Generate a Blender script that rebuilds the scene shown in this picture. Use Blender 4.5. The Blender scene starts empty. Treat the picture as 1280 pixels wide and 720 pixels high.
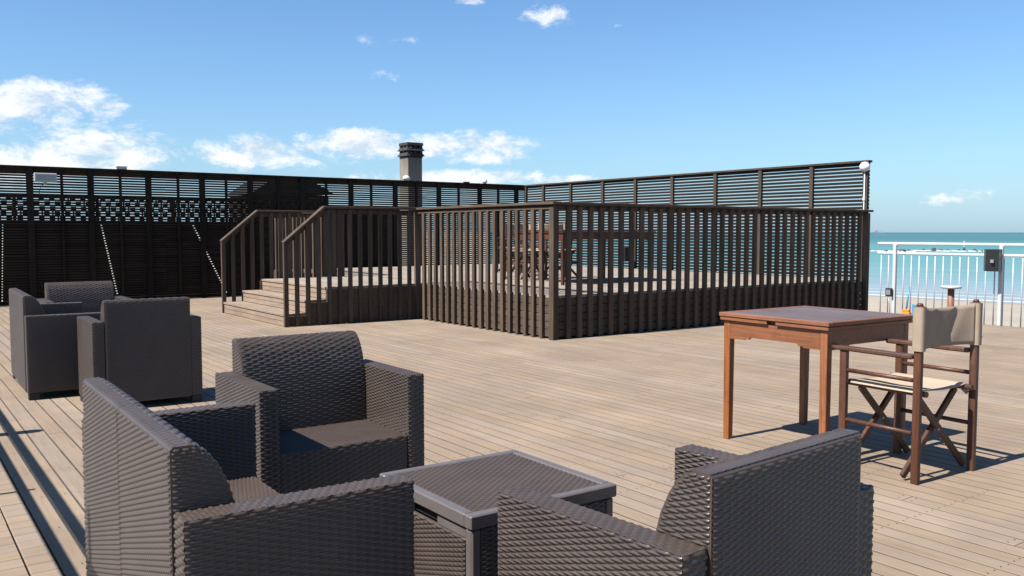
import bpy, bmesh, math, random
import numpy as np
from mathutils import Vector, Matrix
random.seed(7); rng = np.random.default_rng(7)
R = math.radians
S = bpy.context.scene
COL = S.collection

# ------------------------------------------------------------------ camera
CAM_H, YAW, PITCH = 1.22, R(35.8), math.atan(69.5 / 1100)
cd = bpy.data.cameras.new('camera'); cam = bpy.data.objects.new('camera', cd); COL.objects.link(cam)
cd.sensor_width = 36; cd.lens = 36 * 1100 / 1280; cd.clip_start = 0.03; cd.clip_end = 60000
cam.location = (0, 0, CAM_H); cam.rotation_euler = (R(90) - PITCH, 0, -YAW)
S.camera = cam

# ------------------------------------------------------------------ light
SUN_EL = R(51.5); SUN_AZ = R(92)          # the sun stands over -X, a touch towards +Y
sun_dir = Vector((-math.cos(SUN_EL) * math.sin(SUN_AZ), -math.cos(SUN_EL) * math.cos(SUN_AZ), math.sin(SUN_EL)))
ld = bpy.data.lights.new('sun', 'SUN'); ld.energy = 5.0; ld.angle = R(0.53); ld.color = (1, .955, .89)
sun = bpy.data.objects.new('sun', ld); COL.objects.link(sun)
sun.rotation_euler = sun_dir.to_track_quat('Z', 'Y').to_euler(); sun.location = (-4, 0, 8)

def ray_dir(x, y):
    fh = Vector((math.sin(YAW), math.cos(YAW), 0)); r = Vector((math.cos(YAW), -math.sin(YAW), 0)); u = Vector((0, 0, 1))
    fw = fh * math.cos(PITCH) - u * math.sin(PITCH); up = u * math.cos(PITCH) + fh * math.sin(PITCH)
    return (fw * 1100 + r * (x - 640) - up * (y - 360)).normalized()

W = bpy.data.worlds.new('World'); S.world = W; W.use_nodes = True
nt = W.node_tree; nt.nodes.clear()
def N(t, tree=None, **kw):
    n = (tree or nt).nodes.new(t)
    for k, v in kw.items(): setattr(n, k, v)
    return n
def math_node(op, a, b=None, tree=None, clamp=False, c=None):
    t = tree or nt; n = t.nodes.new('ShaderNodeMath'); n.operation = op; n.use_clamp = clamp
    for i, v in enumerate((a, b, c)):
        if v is None: continue
        if isinstance(v, (int, float)): n.inputs[i].default_value = v
        else: t.links.new(v, n.inputs[i])
    return n.outputs[0]
sky = N('ShaderNodeTexSky', sky_type='NISHITA'); sky.sun_disc = False
sky.sun_elevation = SUN_EL; sky.sun_rotation = math.atan2(sun_dir.x, sun_dir.y)
sky.altitude = 0; sky.air_density = 1.0; sky.dust_density = 0.3; sky.ozone_density = 1.3
tc = N('ShaderNodeTexCoord'); D = tc.outputs['Generated']
def dot(v, vec):
    n = N('ShaderNodeVectorMath', operation='DOT_PRODUCT'); nt.links.new(v, n.inputs[0]); n.inputs[1].default_value = vec
    return n.outputs['Value']
sep = N('ShaderNodeSeparateXYZ'); nt.links.new(D, sep.inputs[0]); DZ = sep.outputs[2]
mp = N('ShaderNodeMapping'); mp.inputs['Scale'].default_value = (1, 1, 1.9); nt.links.new(D, mp.inputs[0])
def noise(scale, det, rough, lac=2.1, tree=None, vec=None, dist=0):
    t = tree or nt; n = t.nodes.new('ShaderNodeTexNoise'); n.inputs['Scale'].default_value = scale
    n.inputs['Detail'].default_value = det; n.inputs['Roughness'].default_value = rough
    n.inputs['Lacunarity'].default_value = lac; n.inputs['Distortion'].default_value = dist
    if vec is not None: t.links.new(vec, n.inputs['Vector'])
    return n.outputs['Fac']
n1 = noise(21, 12, .66, vec=mp.outputs[0], dist=.25)
n2 = noise(6.0, 6, .6, vec=mp.outputs[0])
# cumulus banks that stand in this sky: direction of the middle, half width, half height, weight
clouds = [((60, 130), .085, .034, 1.0), ((-40, 150), .10, .05, .8), ((120, 192), .15, .040, .92), ((20, 200), .14, .038, .95),
          ((460, 182), .125, .024, .98), ((590, 184), .115, .025, 1.0), ((340, 192), .13, .024, 1.0), ((560, 222), .18, .014, .85), ((700, 224), .05, .008, .8),
          ((475, 52), .045, .012, .42), ((470, 92), .04, .011, .5), ((690, 22), .035, .018, .52), ((585, -2), .025, .010, .55), ((765, 32), .02, .008, .40),
          ((1195, 248), .050, .010, .66), ((1225, 240), .045, .006, .50), ((-260, 160), .25, .05, .85), ((-700, 190), .5, .04, .8)]
mask = None
for (p, a, b, w) in clouds:
    c = ray_dir(*p); t = Vector((c.y, -c.x, 0)).normalized(); up = t.cross(c).normalized()
    x = math_node('MULTIPLY', dot(D, t), 1 / a); y = math_node('MULTIPLY', dot(D, up), 1 / b)
    m = math_node('SUBTRACT', 1.0, math_node('ADD', math_node('MULTIPLY', x, x), math_node('MULTIPLY', y, y)))
    m = math_node('MULTIPLY', math_node('MAXIMUM', m, -0.6), w)
    m = math_node('SUBTRACT', m, math_node('MULTIPLY', math_node('LESS_THAN', dot(D, c), 0), 3.0))
    mask = m if mask is None else math_node('MAXIMUM', mask, m)
dens = math_node('ADD', math_node('MULTIPLY', mask, .50), math_node('MULTIPLY', n1, 1.35))
dens = math_node('ADD', dens, math_node('MULTIPLY', n2, .35))
mr = N('ShaderNodeMapRange', interpolation_type='SMOOTHSTEP'); nt.links.new(dens, mr.inputs[0])
mr.inputs[1].default_value = 1.02; mr.inputs[2].default_value = 1.36; mr.inputs[3].default_value = 0; mr.inputs[4].default_value = .88
mp2 = N('ShaderNodeMapping'); mp2.inputs['Scale'].default_value = (1, 1, 1.9); mp2.inputs['Location'].default_value = (-.010, .002, .026); nt.links.new(D, mp2.inputs[0])
n1b = noise(21, 12, .66, vec=mp2.outputs[0], dist=.25)          # the same field a little higher up: tops catch the sun, undersides grey
sh = math_node('ADD', .55, math_node('MULTIPLY', math_node('SUBTRACT', n1, n1b), 2.6))
cr = N('ShaderNodeValToRGB'); nt.links.new(sh, cr.inputs[0])
cr.color_ramp.elements[0].position = .15; cr.color_ramp.elements[0].color = (6.0, 6.9, 7.9, 1)
cr.color_ramp.elements[1].position = .70; cr.color_ramp.elements[1].color = (9.3, 9.4, 9.5, 1)
mix = N('ShaderNodeMix', data_type='RGBA'); nt.links.new(mr.outputs[0], mix.inputs['Factor'])
grade = N('ShaderNodeMix', data_type='RGBA', blend_type='MULTIPLY'); grade.inputs['Factor'].default_value = 1
nt.links.new(sky.outputs[0], grade.inputs['A']); grade.inputs['B'].default_value = (.84, 1.14, 1.42, 1)   # even tint over the whole dome
hz = N('ShaderNodeMix', data_type='RGBA'); nt.links.new(grade.outputs['Result'], hz.inputs['A']); hz.inputs['B'].default_value = (3.1, 4.7, 6.4, 1)
hf = math_node('POWER', math_node('SUBTRACT', 1.0, math_node('ABSOLUTE', DZ), clamp=True), 11.0)
nt.links.new(math_node('MULTIPLY', hf, .75), hz.inputs['Factor']); nt.links.new(hz.outputs['Result'], mix.inputs['A']); nt.links.new(cr.outputs[0], mix.inputs['B'])
bg = N('ShaderNodeBackground'); bg.inputs['Strength'].default_value = 0.050; nt.links.new(mix.outputs['Result'], bg.inputs[0])
wo = N('ShaderNodeOutputWorld'); nt.links.new(bg.outputs[0], wo.inputs[0])

S.view_settings.view_transform = 'Standard'; S.view_settings.look = 'None'
S.view_settings.exposure = 1.22; S.view_settings.gamma = 1.0; S.view_settings.use_curve_mapping = False

# ------------------------------------------------------------------ materials
TONE = .67
def new_mat(name):
    m = bpy.data.materials.new(name); m.use_nodes = True; t = m.node_tree
    return m, t, t.nodes['Principled BSDF']
def L(t, a, b): t.links.new(a, b)
def plain(name, col, rough=.5, metal=0, var=.12, nscale=9, bump=0, spec=.5):
    col = [c * TONE for c in col]; m, t, b = new_mat(name)
    tcn = N('ShaderNodeTexCoord', t); no = noise(nscale, 5, .6, tree=t, vec=tcn.outputs['Object'])
    cr = N('ShaderNodeValToRGB', t); L(t, no, cr.inputs[0])
    cr.color_ramp.elements[0].position = .3; cr.color_ramp.elements[1].position = .7
    cr.color_ramp.elements[0].color = (*[c * (1 - var) for c in col], 1); cr.color_ramp.elements[1].color = (*[min(1, c * (1 + var)) for c in col], 1)
    L(t, cr.outputs[0], b.inputs['Base Color']); b.inputs['Roughness'].default_value = rough; b.inputs['Metallic'].default_value = metal
    b.inputs['Specular IOR Level'].default_value = spec
    if bump:
        bp = N('ShaderNodeBump', t); bp.inputs['Strength'].default_value = bump; bp.inputs['Distance'].default_value = .004
        n2 = noise(nscale * 14, 4, .6, tree=t, vec=tcn.outputs['Object']); L(t, n2, bp.inputs['Height']); L(t, bp.outputs[0], b.inputs['Normal'])
    return m
def wood(name, c1, c2, c3, axis='Y', rough=.75, spec=.3, stretch=26, patch=.55, var=.28, world=True, fine=1.0, stain=None):
    """timber: grain drawn out along one axis, tone per piece, blotches of weathering"""
    c1, c2, c3 = [[c * TONE for c in k] for k in (c1, c2, c3)]; m, t, b = new_mat(name)
    g = N('ShaderNodeNewGeometry', t); oi = N('ShaderNodeObjectInfo', t); tcn = N('ShaderNodeTexCoord', t)
    src = g.outputs['Position'] if world else tcn.outputs['Object']
    rnd = math_node('FRACT', math_node('ADD', g.outputs['Random Per Island'], oi.outputs['Random'], tree=t), tree=t)
    off = N('ShaderNodeCombineXYZ', t)
    for i in range(3): L(t, math_node('MULTIPLY', rnd, 31.0 + 17 * i, tree=t), off.inputs[i])
    ad = N('ShaderNodeVectorMath', t, operation='ADD'); L(t, src, ad.inputs[0]); L(t, off.outputs[0], ad.inputs[1])
    mp = N('ShaderNodeMapping', t); s = [stretch * fine] * 3; s['XYZ'.index(axis)] = 1.1 * fine; mp.inputs['Scale'].default_value = s
    L(t, ad.outputs[0], mp.inputs[0])
    grain = noise(1.6, 8, .68, tree=t, vec=mp.outputs[0], dist=.5)
    blot = noise(1.3, 5, .6, tree=t, vec=src)
    cr = N('ShaderNodeValToRGB', t); L(t, grain, cr.inputs[0]); e = cr.color_ramp.elements
    e[0].position = .28; e[0].color = (*c1, 1); e[1].position = .74; e[1].color = (*c3, 1); k = e.new(.5); k.color = (*c2, 1)
    hsv = N('ShaderNodeHueSaturation', t); L(t, cr.outputs[0], hsv.inputs['Color'])
    v = math_node('ADD', 1 - var / 2, math_node('MULTIPLY', rnd, var, tree=t), tree=t)
    bl = N('ShaderNodeMapRange', t); L(t, blot, bl.inputs[0]); bl.inputs[1].default_value = .33; bl.inputs[2].default_value = .67
    bl.inputs[3].default_value = 1 - patch * .3; bl.inputs[4].default_value = 1 + patch * .22
    L(t, math_node('MULTIPLY', v, bl.outputs[0], tree=t), hsv.inputs['Value'])
    rs = math_node('FRACT', math_node('MULTIPLY', rnd, 7.31, tree=t), tree=t)
    L(t, math_node('ADD', .88, math_node('MULTIPLY', rs, .2, tree=t), tree=t), hsv.inputs['Saturation'])
    outc = hsv.outputs[0]
    if stain:
        sn = noise(stain[0], 4, .62, tree=t, vec=src, dist=.6); sr = N('ShaderNodeMapRange', t); L(t, sn, sr.inputs[0])
        sr.inputs[1].default_value = .52; sr.inputs[2].default_value = .72; sr.inputs[4].default_value = stain[2]
        mx = N('ShaderNodeMix', t, data_type='RGBA'); L(t, sr.outputs[0], mx.inputs['Factor']); L(t, outc, mx.inputs['A'])
        mx.inputs['B'].default_value = (*stain[1], 1); outc = mx.outputs['Result']
    L(t, outc, b.inputs['Base Color']); b.inputs['Roughness'].default_value = rough; b.inputs['Specular IOR Level'].default_value = spec
    bp = N('ShaderNodeBump', t); bp.inputs['Strength'].default_value = .35; bp.inputs['Distance'].default_value = .003
    L(t, grain, bp.inputs['Height']); L(t, bp.outputs[0], b.inputs['Normal'])
    return m

M = {}
M['deck'] = wood('weathered_deck_wood', (.264, .196, .139), (.306, .233, .169), (.338, .262, .194), 'Y', .85, .15, 30, .5, .14, stain=(1.7, (.165, .132, .113), .5))
M['deck_x'] = wood('weathered_deck_wood_cross', (.264, .196, .139), (.306, .233, .169), (.338, .262, .194), 'X', .85, .15, 30, .45, .11)
M['stage_floor'] = wood('pale_stage_wood', (.24, .19, .15), (.31, .262, .215), (.38, .33, .285), 'Y', .85, .15, 22, .5, .2)
M['step'] = wood('stair_wood', (.23, .168, .122), (.32, .24, .178), (.40, .305, .225), 'Y', .85, .15, 24, .5, .2)
M['fascia'] = wood('stage_fascia_wood', (.058, .041, .029), (.105, .076, .054), (.155, .115, .084), 'Y', .85, .1, 22, .5, .3)
M['batten'] = wood('brown_stained_batten', (.060, .042, .030), (.108, .077, .055), (.165, .121, .09), 'Z', .85, .1, 22, .4, .35)
M['rail'] = wood('brown_stained_rail', (.065, .046, .034), (.11, .08, .06), (.155, .118, .09), 'Y', .8, .12, 22, .4, .25)
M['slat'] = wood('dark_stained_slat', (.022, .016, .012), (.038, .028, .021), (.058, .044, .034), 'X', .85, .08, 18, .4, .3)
M['shaded_post'] = wood('shade_toned_post_wood', (.016, .012, .010), (.026, .021, .017), (.040, .032, .027), 'Z', .85, .08, 18, .4, .3)  # back fence posts: same post wood, their shade put into a darker colour
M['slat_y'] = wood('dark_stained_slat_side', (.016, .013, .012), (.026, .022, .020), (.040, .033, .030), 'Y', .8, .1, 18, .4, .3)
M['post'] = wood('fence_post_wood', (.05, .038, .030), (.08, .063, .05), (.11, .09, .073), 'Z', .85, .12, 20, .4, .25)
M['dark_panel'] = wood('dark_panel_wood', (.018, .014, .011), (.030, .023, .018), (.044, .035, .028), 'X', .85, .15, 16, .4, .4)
M['subfloor'] = plain('deck_underside', (.020, .016, .013), .95, var=.3)
M['seam'] = plain('dark_seam_strip', (.070, .052, .040), .95, var=.45, nscale=7)  # tone of the dark strips added in the board gaps
M['teak'] = wood('red_brown_varnished_wood', (.17, .056, .021), (.28, .104, .042), (.38, .158, .070), 'Z', .45, .35, 30, .9, .18, world=False, fine=1.4, stain=(11, (.065, .026, .013), .5))
M['teak_h'] = wood('red_brown_varnished_wood_level', (.17, .056, .021), (.27, .100, .042), (.36, .150, .070), 'Y', .45, .35, 30, .9, .18, world=False, fine=1.4, stain=(9, (.07, .028, .014), .45))
M['tabletop'] = wood('weathered_grey_brown_tabletop', (.085, .060, .054), (.145, .110, .104), (.215, .172, .165), 'Y', .55, .3, 26, .8, .15, world=False, stain=(5, (.105, .048, .026), .4))
M['chairwood'] = wood('dark_red_chair_wood', (.060, .024, .014), (.105, .044, .026), (.165, .074, .045), 'Z', .45, .35, 30, .9, .25, world=False, fine=1.4, stain=(9, (.026, .014, .010), .7))
M['canvas'] = plain('beige_canvas', (.50, .385, .285), .9, var=.06, nscale=30, bump=.15, spec=.15)
M['canvas_back'] = plain('taupe_canvas', (.36, .285, .215), .9, var=.07, nscale=14, bump=.15, spec=.15)
M['white_metal'] = plain('white_painted_metal', (.56, .58, .59), .38, var=.05, nscale=5)
M['bal_metal'] = plain('pale_galvanised_bar', (.48, .53, .57), .4, var=.08, nscale=4)
M['grey_metal'] = plain('grey_metal', (.33, .36, .38), .4, .4, var=.1)
M['lampglass'] = plain('frosted_lamp_cover', (.82, .82, .80), .35, var=.03)
M['black_plastic'] = plain('black_plastic', (.010, .010, .011), .42, var=.2)
M['badge'] = plain('silver_badge', (.6, .6, .6), .3, .6, var=.05)
M['screw'] = plain('rusty_screw', (.04, .03, .024), .7, var=.3)
M['rust'] = plain('rust_brown_paint', (.23, .095, .06), .6, var=.2, nscale=20)
M['blue'] = plain('blue_plastic', (.06, .30, .56), .4, var=.08)
M['orange'] = plain('orange_plastic', (.75, .27, .03), .45, var=.08)
M['foot'] = plain('black_foot_plastic', (.016, .014, .014), .6, var=.15)
M['roofing'] = plain('dark_roofing', (.02, .018, .018), .85, var=.3)
M['rock'] = plain('wet_rock', (.085, .075, .06), .8, var=.4, nscale=1.2, bump=.5)
M['hull'] = plain('rig_grey', (.30, .33, .38), .6, var=.1, nscale=.1)
M['foam'] = plain('sea_foam', (.75, .78, .79), .8, var=.08, nscale=.4)
M['render_wall'] = plain('pale_render', (.55, .50, .43), .9, var=.1, nscale=1.5, bump=.3)

# moulded wicker plastic: sun-faded brown-grey with dust
def wicker_mat():
    m, t, b = new_mat('moulded_wicker_plastic')
    tcn = N('ShaderNodeTexCoord', t); oi = N('ShaderNodeObjectInfo', t)
    no = noise(5, 6, .65, tree=t, vec=tcn.outputs['Object']); sp = noise(180, 3, .6, tree=t, vec=tcn.outputs['Object'])
    cr = N('ShaderNodeValToRGB', t); L(t, no, cr.inputs[0]); e = cr.color_ramp.elements
    e[0].position = .3; e[0].color = (.045, .034, .029, 1); e[1].position = .72; e[1].color = (.063, .048, .041, 1)
    sr = N('ShaderNodeMapRange', t); L(t, sp, sr.inputs[0]); sr.inputs[1].default_value = .67; sr.inputs[2].default_value = .78; sr.inputs[4].default_value = .35
    mx = N('ShaderNodeMix', t, data_type='RGBA'); L(t, sr.outputs[0], mx.inputs['Factor']); L(t, cr.outputs[0], mx.inputs['A']); mx.inputs['B'].default_value = (.19, .165, .145, 1)
    L(t, mx.outputs['Result'], b.inputs['Base Color'])
    rr = N('ShaderNodeMapRange', t); L(t, no, rr.inputs[0]); rr.inputs[3].default_value = .28; rr.inputs[4].default_value = .40
    L(t, rr.outputs[0], b.inputs['Roughness']); b.inputs['Specular IOR Level'].default_value = .4
    return m
M['wicker'] = wicker_mat()
M['lid'] = plain('smooth_grey_brown_plastic', (.135, .115, .108), .40, var=.12, nscale=14, bump=.08)

def chimney_mat():
    m, t, b = new_mat('sooty_render')
    g = N('ShaderNodeNewGeometry', t); sp = N('ShaderNodeSeparateXYZ', t); L(t, g.outputs['Position'], sp.inputs[0])
    mp = N('ShaderNodeMapping', t); mp.inputs['Scale'].default_value = (5, 5, .9); L(t, g.outputs['Position'], mp.inputs[0])
    no = noise(1.5, 6, .65, tree=t, vec=mp.outputs[0])
    z = N('ShaderNodeMapRange', t); L(t, sp.outputs[2], z.inputs[0]); z.inputs[1].default_value = 2.55; z.inputs[2].default_value = 3.35
    v = math_node('ADD', math_node('MULTIPLY', z.outputs[0], .75, tree=t), math_node('MULTIPLY', math_node('SUBTRACT', no, .5, tree=t), 1.3, tree=t), tree=t)
    cr = N('ShaderNodeValToRGB', t); L(t, v, cr.inputs[0]); e = cr.color_ramp.elements
    e[0].position = .1; e[0].color = (.17, .152, .125, 1); e[1].position = .85; e[1].color = (.06, .055, .05, 1)
    L(t, cr.outputs[0], b.inputs['Base Color']); b.inputs['Roughness'].default_value = .9
    return m
M['chimney'] = chimney_mat()
M['soot'] = plain('black_soot', (.022, .021, .021), .8, var=.3)

def sand_mat():
    m, t, b = new_mat('beach_sand')
    g = N('ShaderNodeNewGeometry', t); no = noise(.35, 8, .65, tree=t, vec=g.outputs['Position']); n2 = noise(2.2, 5, .7, tree=t, vec=g.outputs['Position'])
    cr = N('ShaderNodeValToRGB', t); L(t, math_node('ADD', math_node('MULTIPLY', no, .6, tree=t), math_node('MULTIPLY', n2, .4, tree=t), tree=t), cr.inputs[0]); e = cr.color_ramp.elements
    e[0].position = .32; e[0].color = (.225, .195, .152, 1); e[1].position = .68; e[1].color = (.285, .25, .203, 1)
    # wet sand where the sheet dips to the water line
    sp = N('ShaderNodeSeparateXYZ', t); L(t, g.outputs['Position'], sp.inputs[0])
    wz = N('ShaderNodeMapRange', t); L(t, sp.outputs[2], wz.inputs[0]); wz.inputs[1].default_value = -3.47; wz.inputs[2].default_value = -3.40; wz.inputs[3].default_value = 1; wz.inputs[4].default_value = 0
    mx = N('ShaderNodeMix', t, data_type='RGBA'); L(t, wz.outputs[0], mx.inputs['Factor']); L(t, cr.outputs[0], mx.inputs['A']); mx.inputs['B'].default_value = (.148, .13, .108, 1)
    L(t, mx.outputs['Result'], b.inputs['Base Color']); b.inputs['Roughness'].default_value = .95
    bp = N('ShaderNodeBump', t); bp.inputs['Distance'].default_value = .08; L(t, n2, bp.inputs['Height']); L(t, bp.outputs[0], b.inputs['Normal'])
    return m
M['sand'] = sand_mat()
M['land'] = plain('dry_sandy_ground', (.46, .42, .35), .95, var=.12, nscale=.3, bump=.3)

# ------------------------------------------------------------------ mesh helpers
def cbox_geo(sx, sy, sz, c):
    """a box with chamfered edges, centred on the origin"""
    hx, hy, hz = sx / 2, sy / 2, sz / 2; c = min(c, hx * .6, hy * .6, hz * .6)
    V = []; idx = {}
    for i in (-1, 1):
        for j in (-1, 1):
            for k in (-1, 1):
                for a in range(3):
                    p = [i * (hx - c), j * (hy - c), k * (hz - c)]; p[a] = (i, j, k)[a] * (hx, hy, hz)[a]
                    idx[(i, j, k, a)] = len(V); V.append(tuple(p))
    F = []
    for a in range(3):
        b, d = (a + 1) % 3, (a + 2) % 3
        for s in (-1, 1):
            q = []
            for (u, v) in ((-1, -1), (1, -1), (1, 1), (-1, 1)):
                k = [0, 0, 0]; k[a] = s; k[b] = u; k[d] = v; q.append(idx[(*k, a)])
            F.append(q if s > 0 else q[::-1])
        for u in (-1, 1):
            for v in (-1, 1):      # edge running along a
                k1 = [0, 0, 0]; k1[a] = -1; k1[b] = u; k1[d] = v; k2 = list(k1); k2[a] = 1
                q = [idx[(*k1, b)], idx[(*k2, b)], idx[(*k2, d)], idx[(*k1, d)]]
                F.append(q if u * v < 0 else q[::-1])
    for i in (-1, 1):
        for j in (-1, 1):
            for k in (-1, 1):
                q = [idx[(i, j, k, 0)], idx[(i, j, k, 1)], idx[(i, j, k, 2)]]
                F.append(q if i * j * k > 0 else q[::-1])
    return V, F
class MB:
    def __init__(s): s.v = []; s.f = []; s.sm = []
    def add(s, V, F, mat=None, smooth=False):
        o = len(s.v)
        s.v += [tuple(mat @ Vector(p)) for p in V] if mat is not None else [tuple(p) for p in V]
        s.f += [[i + o for i in q] for q in F]; s.sm += [smooth] * len(F); return s
    def box(s, lo, hi, c=.003, rot=None):
        V, F = cbox_geo(hi[0] - lo[0], hi[1] - lo[1], hi[2] - lo[2], c)
        m = Matrix.Translation([(a + b) / 2 for a, b in zip(lo, hi)])
        return s.add(V, F, m @ rot if rot is not None else m)
    def bar(s, p, q, w, h, c=.003, up=(0, 0, 1)):
        """bar from p to q, w across, h along 'up'"""
        p, q = Vector(p), Vector(q); d = q - p; y = d.normalized(); up = Vector(up)
        x = y.cross(up).normalized(); z = x.cross(y)
        m = Matrix((x, y, z)).transposed().to_4x4(); m.translation = (p + q) / 2
        V, F = cbox_geo(w, d.length, h, c); return s.add(V, F, m)
    def tube(s, pts, r, n=10, caps=True):
        pts = [Vector(p) for p in pts]; rs = r if isinstance(r, (list, tuple)) else [r] * len(pts); V = []; F = []
        for i, p in enumerate(pts):
            d = (pts[min(i + 1, len(pts) - 1)] - pts[max(i - 1, 0)]).normalized()
            a = d.cross(Vector((0, 0, 1)) if abs(d.z) < .95 else Vector((1, 0, 0))).normalized(); b = d.cross(a)
            for k in range(n):
                t = 2 * math.pi * k / n; V.append(p + (a * math.cos(t) + b * math.sin(t)) * rs[i])
        for i in range(len(pts) - 1):
            for k in range(n):
                F.append([i * n + k, i * n + (k + 1) % n, (i + 1) * n + (k + 1) % n, (i + 1) * n + k])
        s.add(V, F, None, True)
        if caps:
            o = len(s.v) - len(V); s.f += [[o + k for k in range(n)][::-1], [o + (len(pts) - 1) * n + k for k in range(n)]]; s.sm += [False, False]
        return s
    def lathe(s, prof, n=24, at=(0, 0, 0), smooth=True, rot=0):
        V = []; F = []
        for (r, z) in prof:
            for k in range(n):
                t = 2 * math.pi * k / n + rot; V.append((at[0] + r * math.cos(t), at[1] + r * math.sin(t), at[2] + z))
        for i in range(len(prof) - 1):
            for k in range(n): F.append([i * n + k, i * n + (k + 1) % n, (i + 1) * n + (k + 1) % n, (i + 1) * n + k])
        o = len(s.v); s.add(V, F, None, smooth); s.f += [[o + k for k in range(n)][::-1], [o + (len(prof) - 1) * n + k for k in range(n)]]; s.sm += [False, False]
        return s
    def prism(s, poly, axis, a, b):
        """polygon in the plane across 'axis', drawn out from a to b"""
        n = len(poly); put = {'X': lambda p, t: (t, p[0], p[1]), 'Y': lambda p, t: (p[0], t, p[1]), 'Z': lambda p, t: (p[0], p[1], t)}[axis]
        V = [put(p, a) for p in poly] + [put(p, b) for p in poly]
        F = [list(range(n)), [n + i for i in range(n)][::-1]] + [[i, n + i, n + (i + 1) % n, (i + 1) % n] for i in range(n)]
        return s.add(V, F)
    def mesh(s, name, mat):
        me = bpy.data.meshes.new(name); me.from_pydata(s.v, [], s.f); me.materials.append(M[mat])
        if any(s.sm): me.polygons.foreach_set('use_smooth', s.sm)
        me.update(); return me
    def build(s, name, mat, parent=None, loc=(0, 0, 0), fix=True):
        me = s.mesh(name, mat)
        if fix:
            bm = bmesh.new(); bm.from_mesh(me); bmesh.ops.recalc_face_normals(bm, faces=bm.faces); bm.to_mesh(me); bm.free()
        return put(name, me, parent, loc)
def put(name, me, parent=None, loc=(0, 0, 0), rz=0):
    o = bpy.data.objects.new(name, me); COL.objects.link(o); o.location = loc; o.rotation_euler = (0, 0, rz)
    if parent is not None: o.parent = parent
    return o
def tag(o, label, cat, group=None):
    o['label'] = label; o['category'] = cat
    if group: o['group'] = group
    return o
def thing(name, label, cat, loc=(0, 0, 0), rz=0, group=None):
    return tag(put(name, None, None, loc, rz), label, cat, group)
def kind(o, k): o['kind'] = k; return o
def copy_tree(o, parent=None):
    c = o.copy(); COL.objects.link(c); c.parent = parent
    for ch in o.children: copy_tree(ch, c)
    return c
def dup(o, loc, rz, label, group=None):
    c = copy_tree(o); c.location = loc; c.rotation_euler = (0, 0, rz); c['label'] = label
    if group: c['group'] = group
    return c
_cache = {}
def shared_box(size, c, mat, name):
    k = (tuple(round(x, 4) for x in size), c, mat)
    if k not in _cache:
        V, F = cbox_geo(*size, c); _cache[k] = MB().add(V, F).mesh(name, mat)
    return _cache[k]

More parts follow.
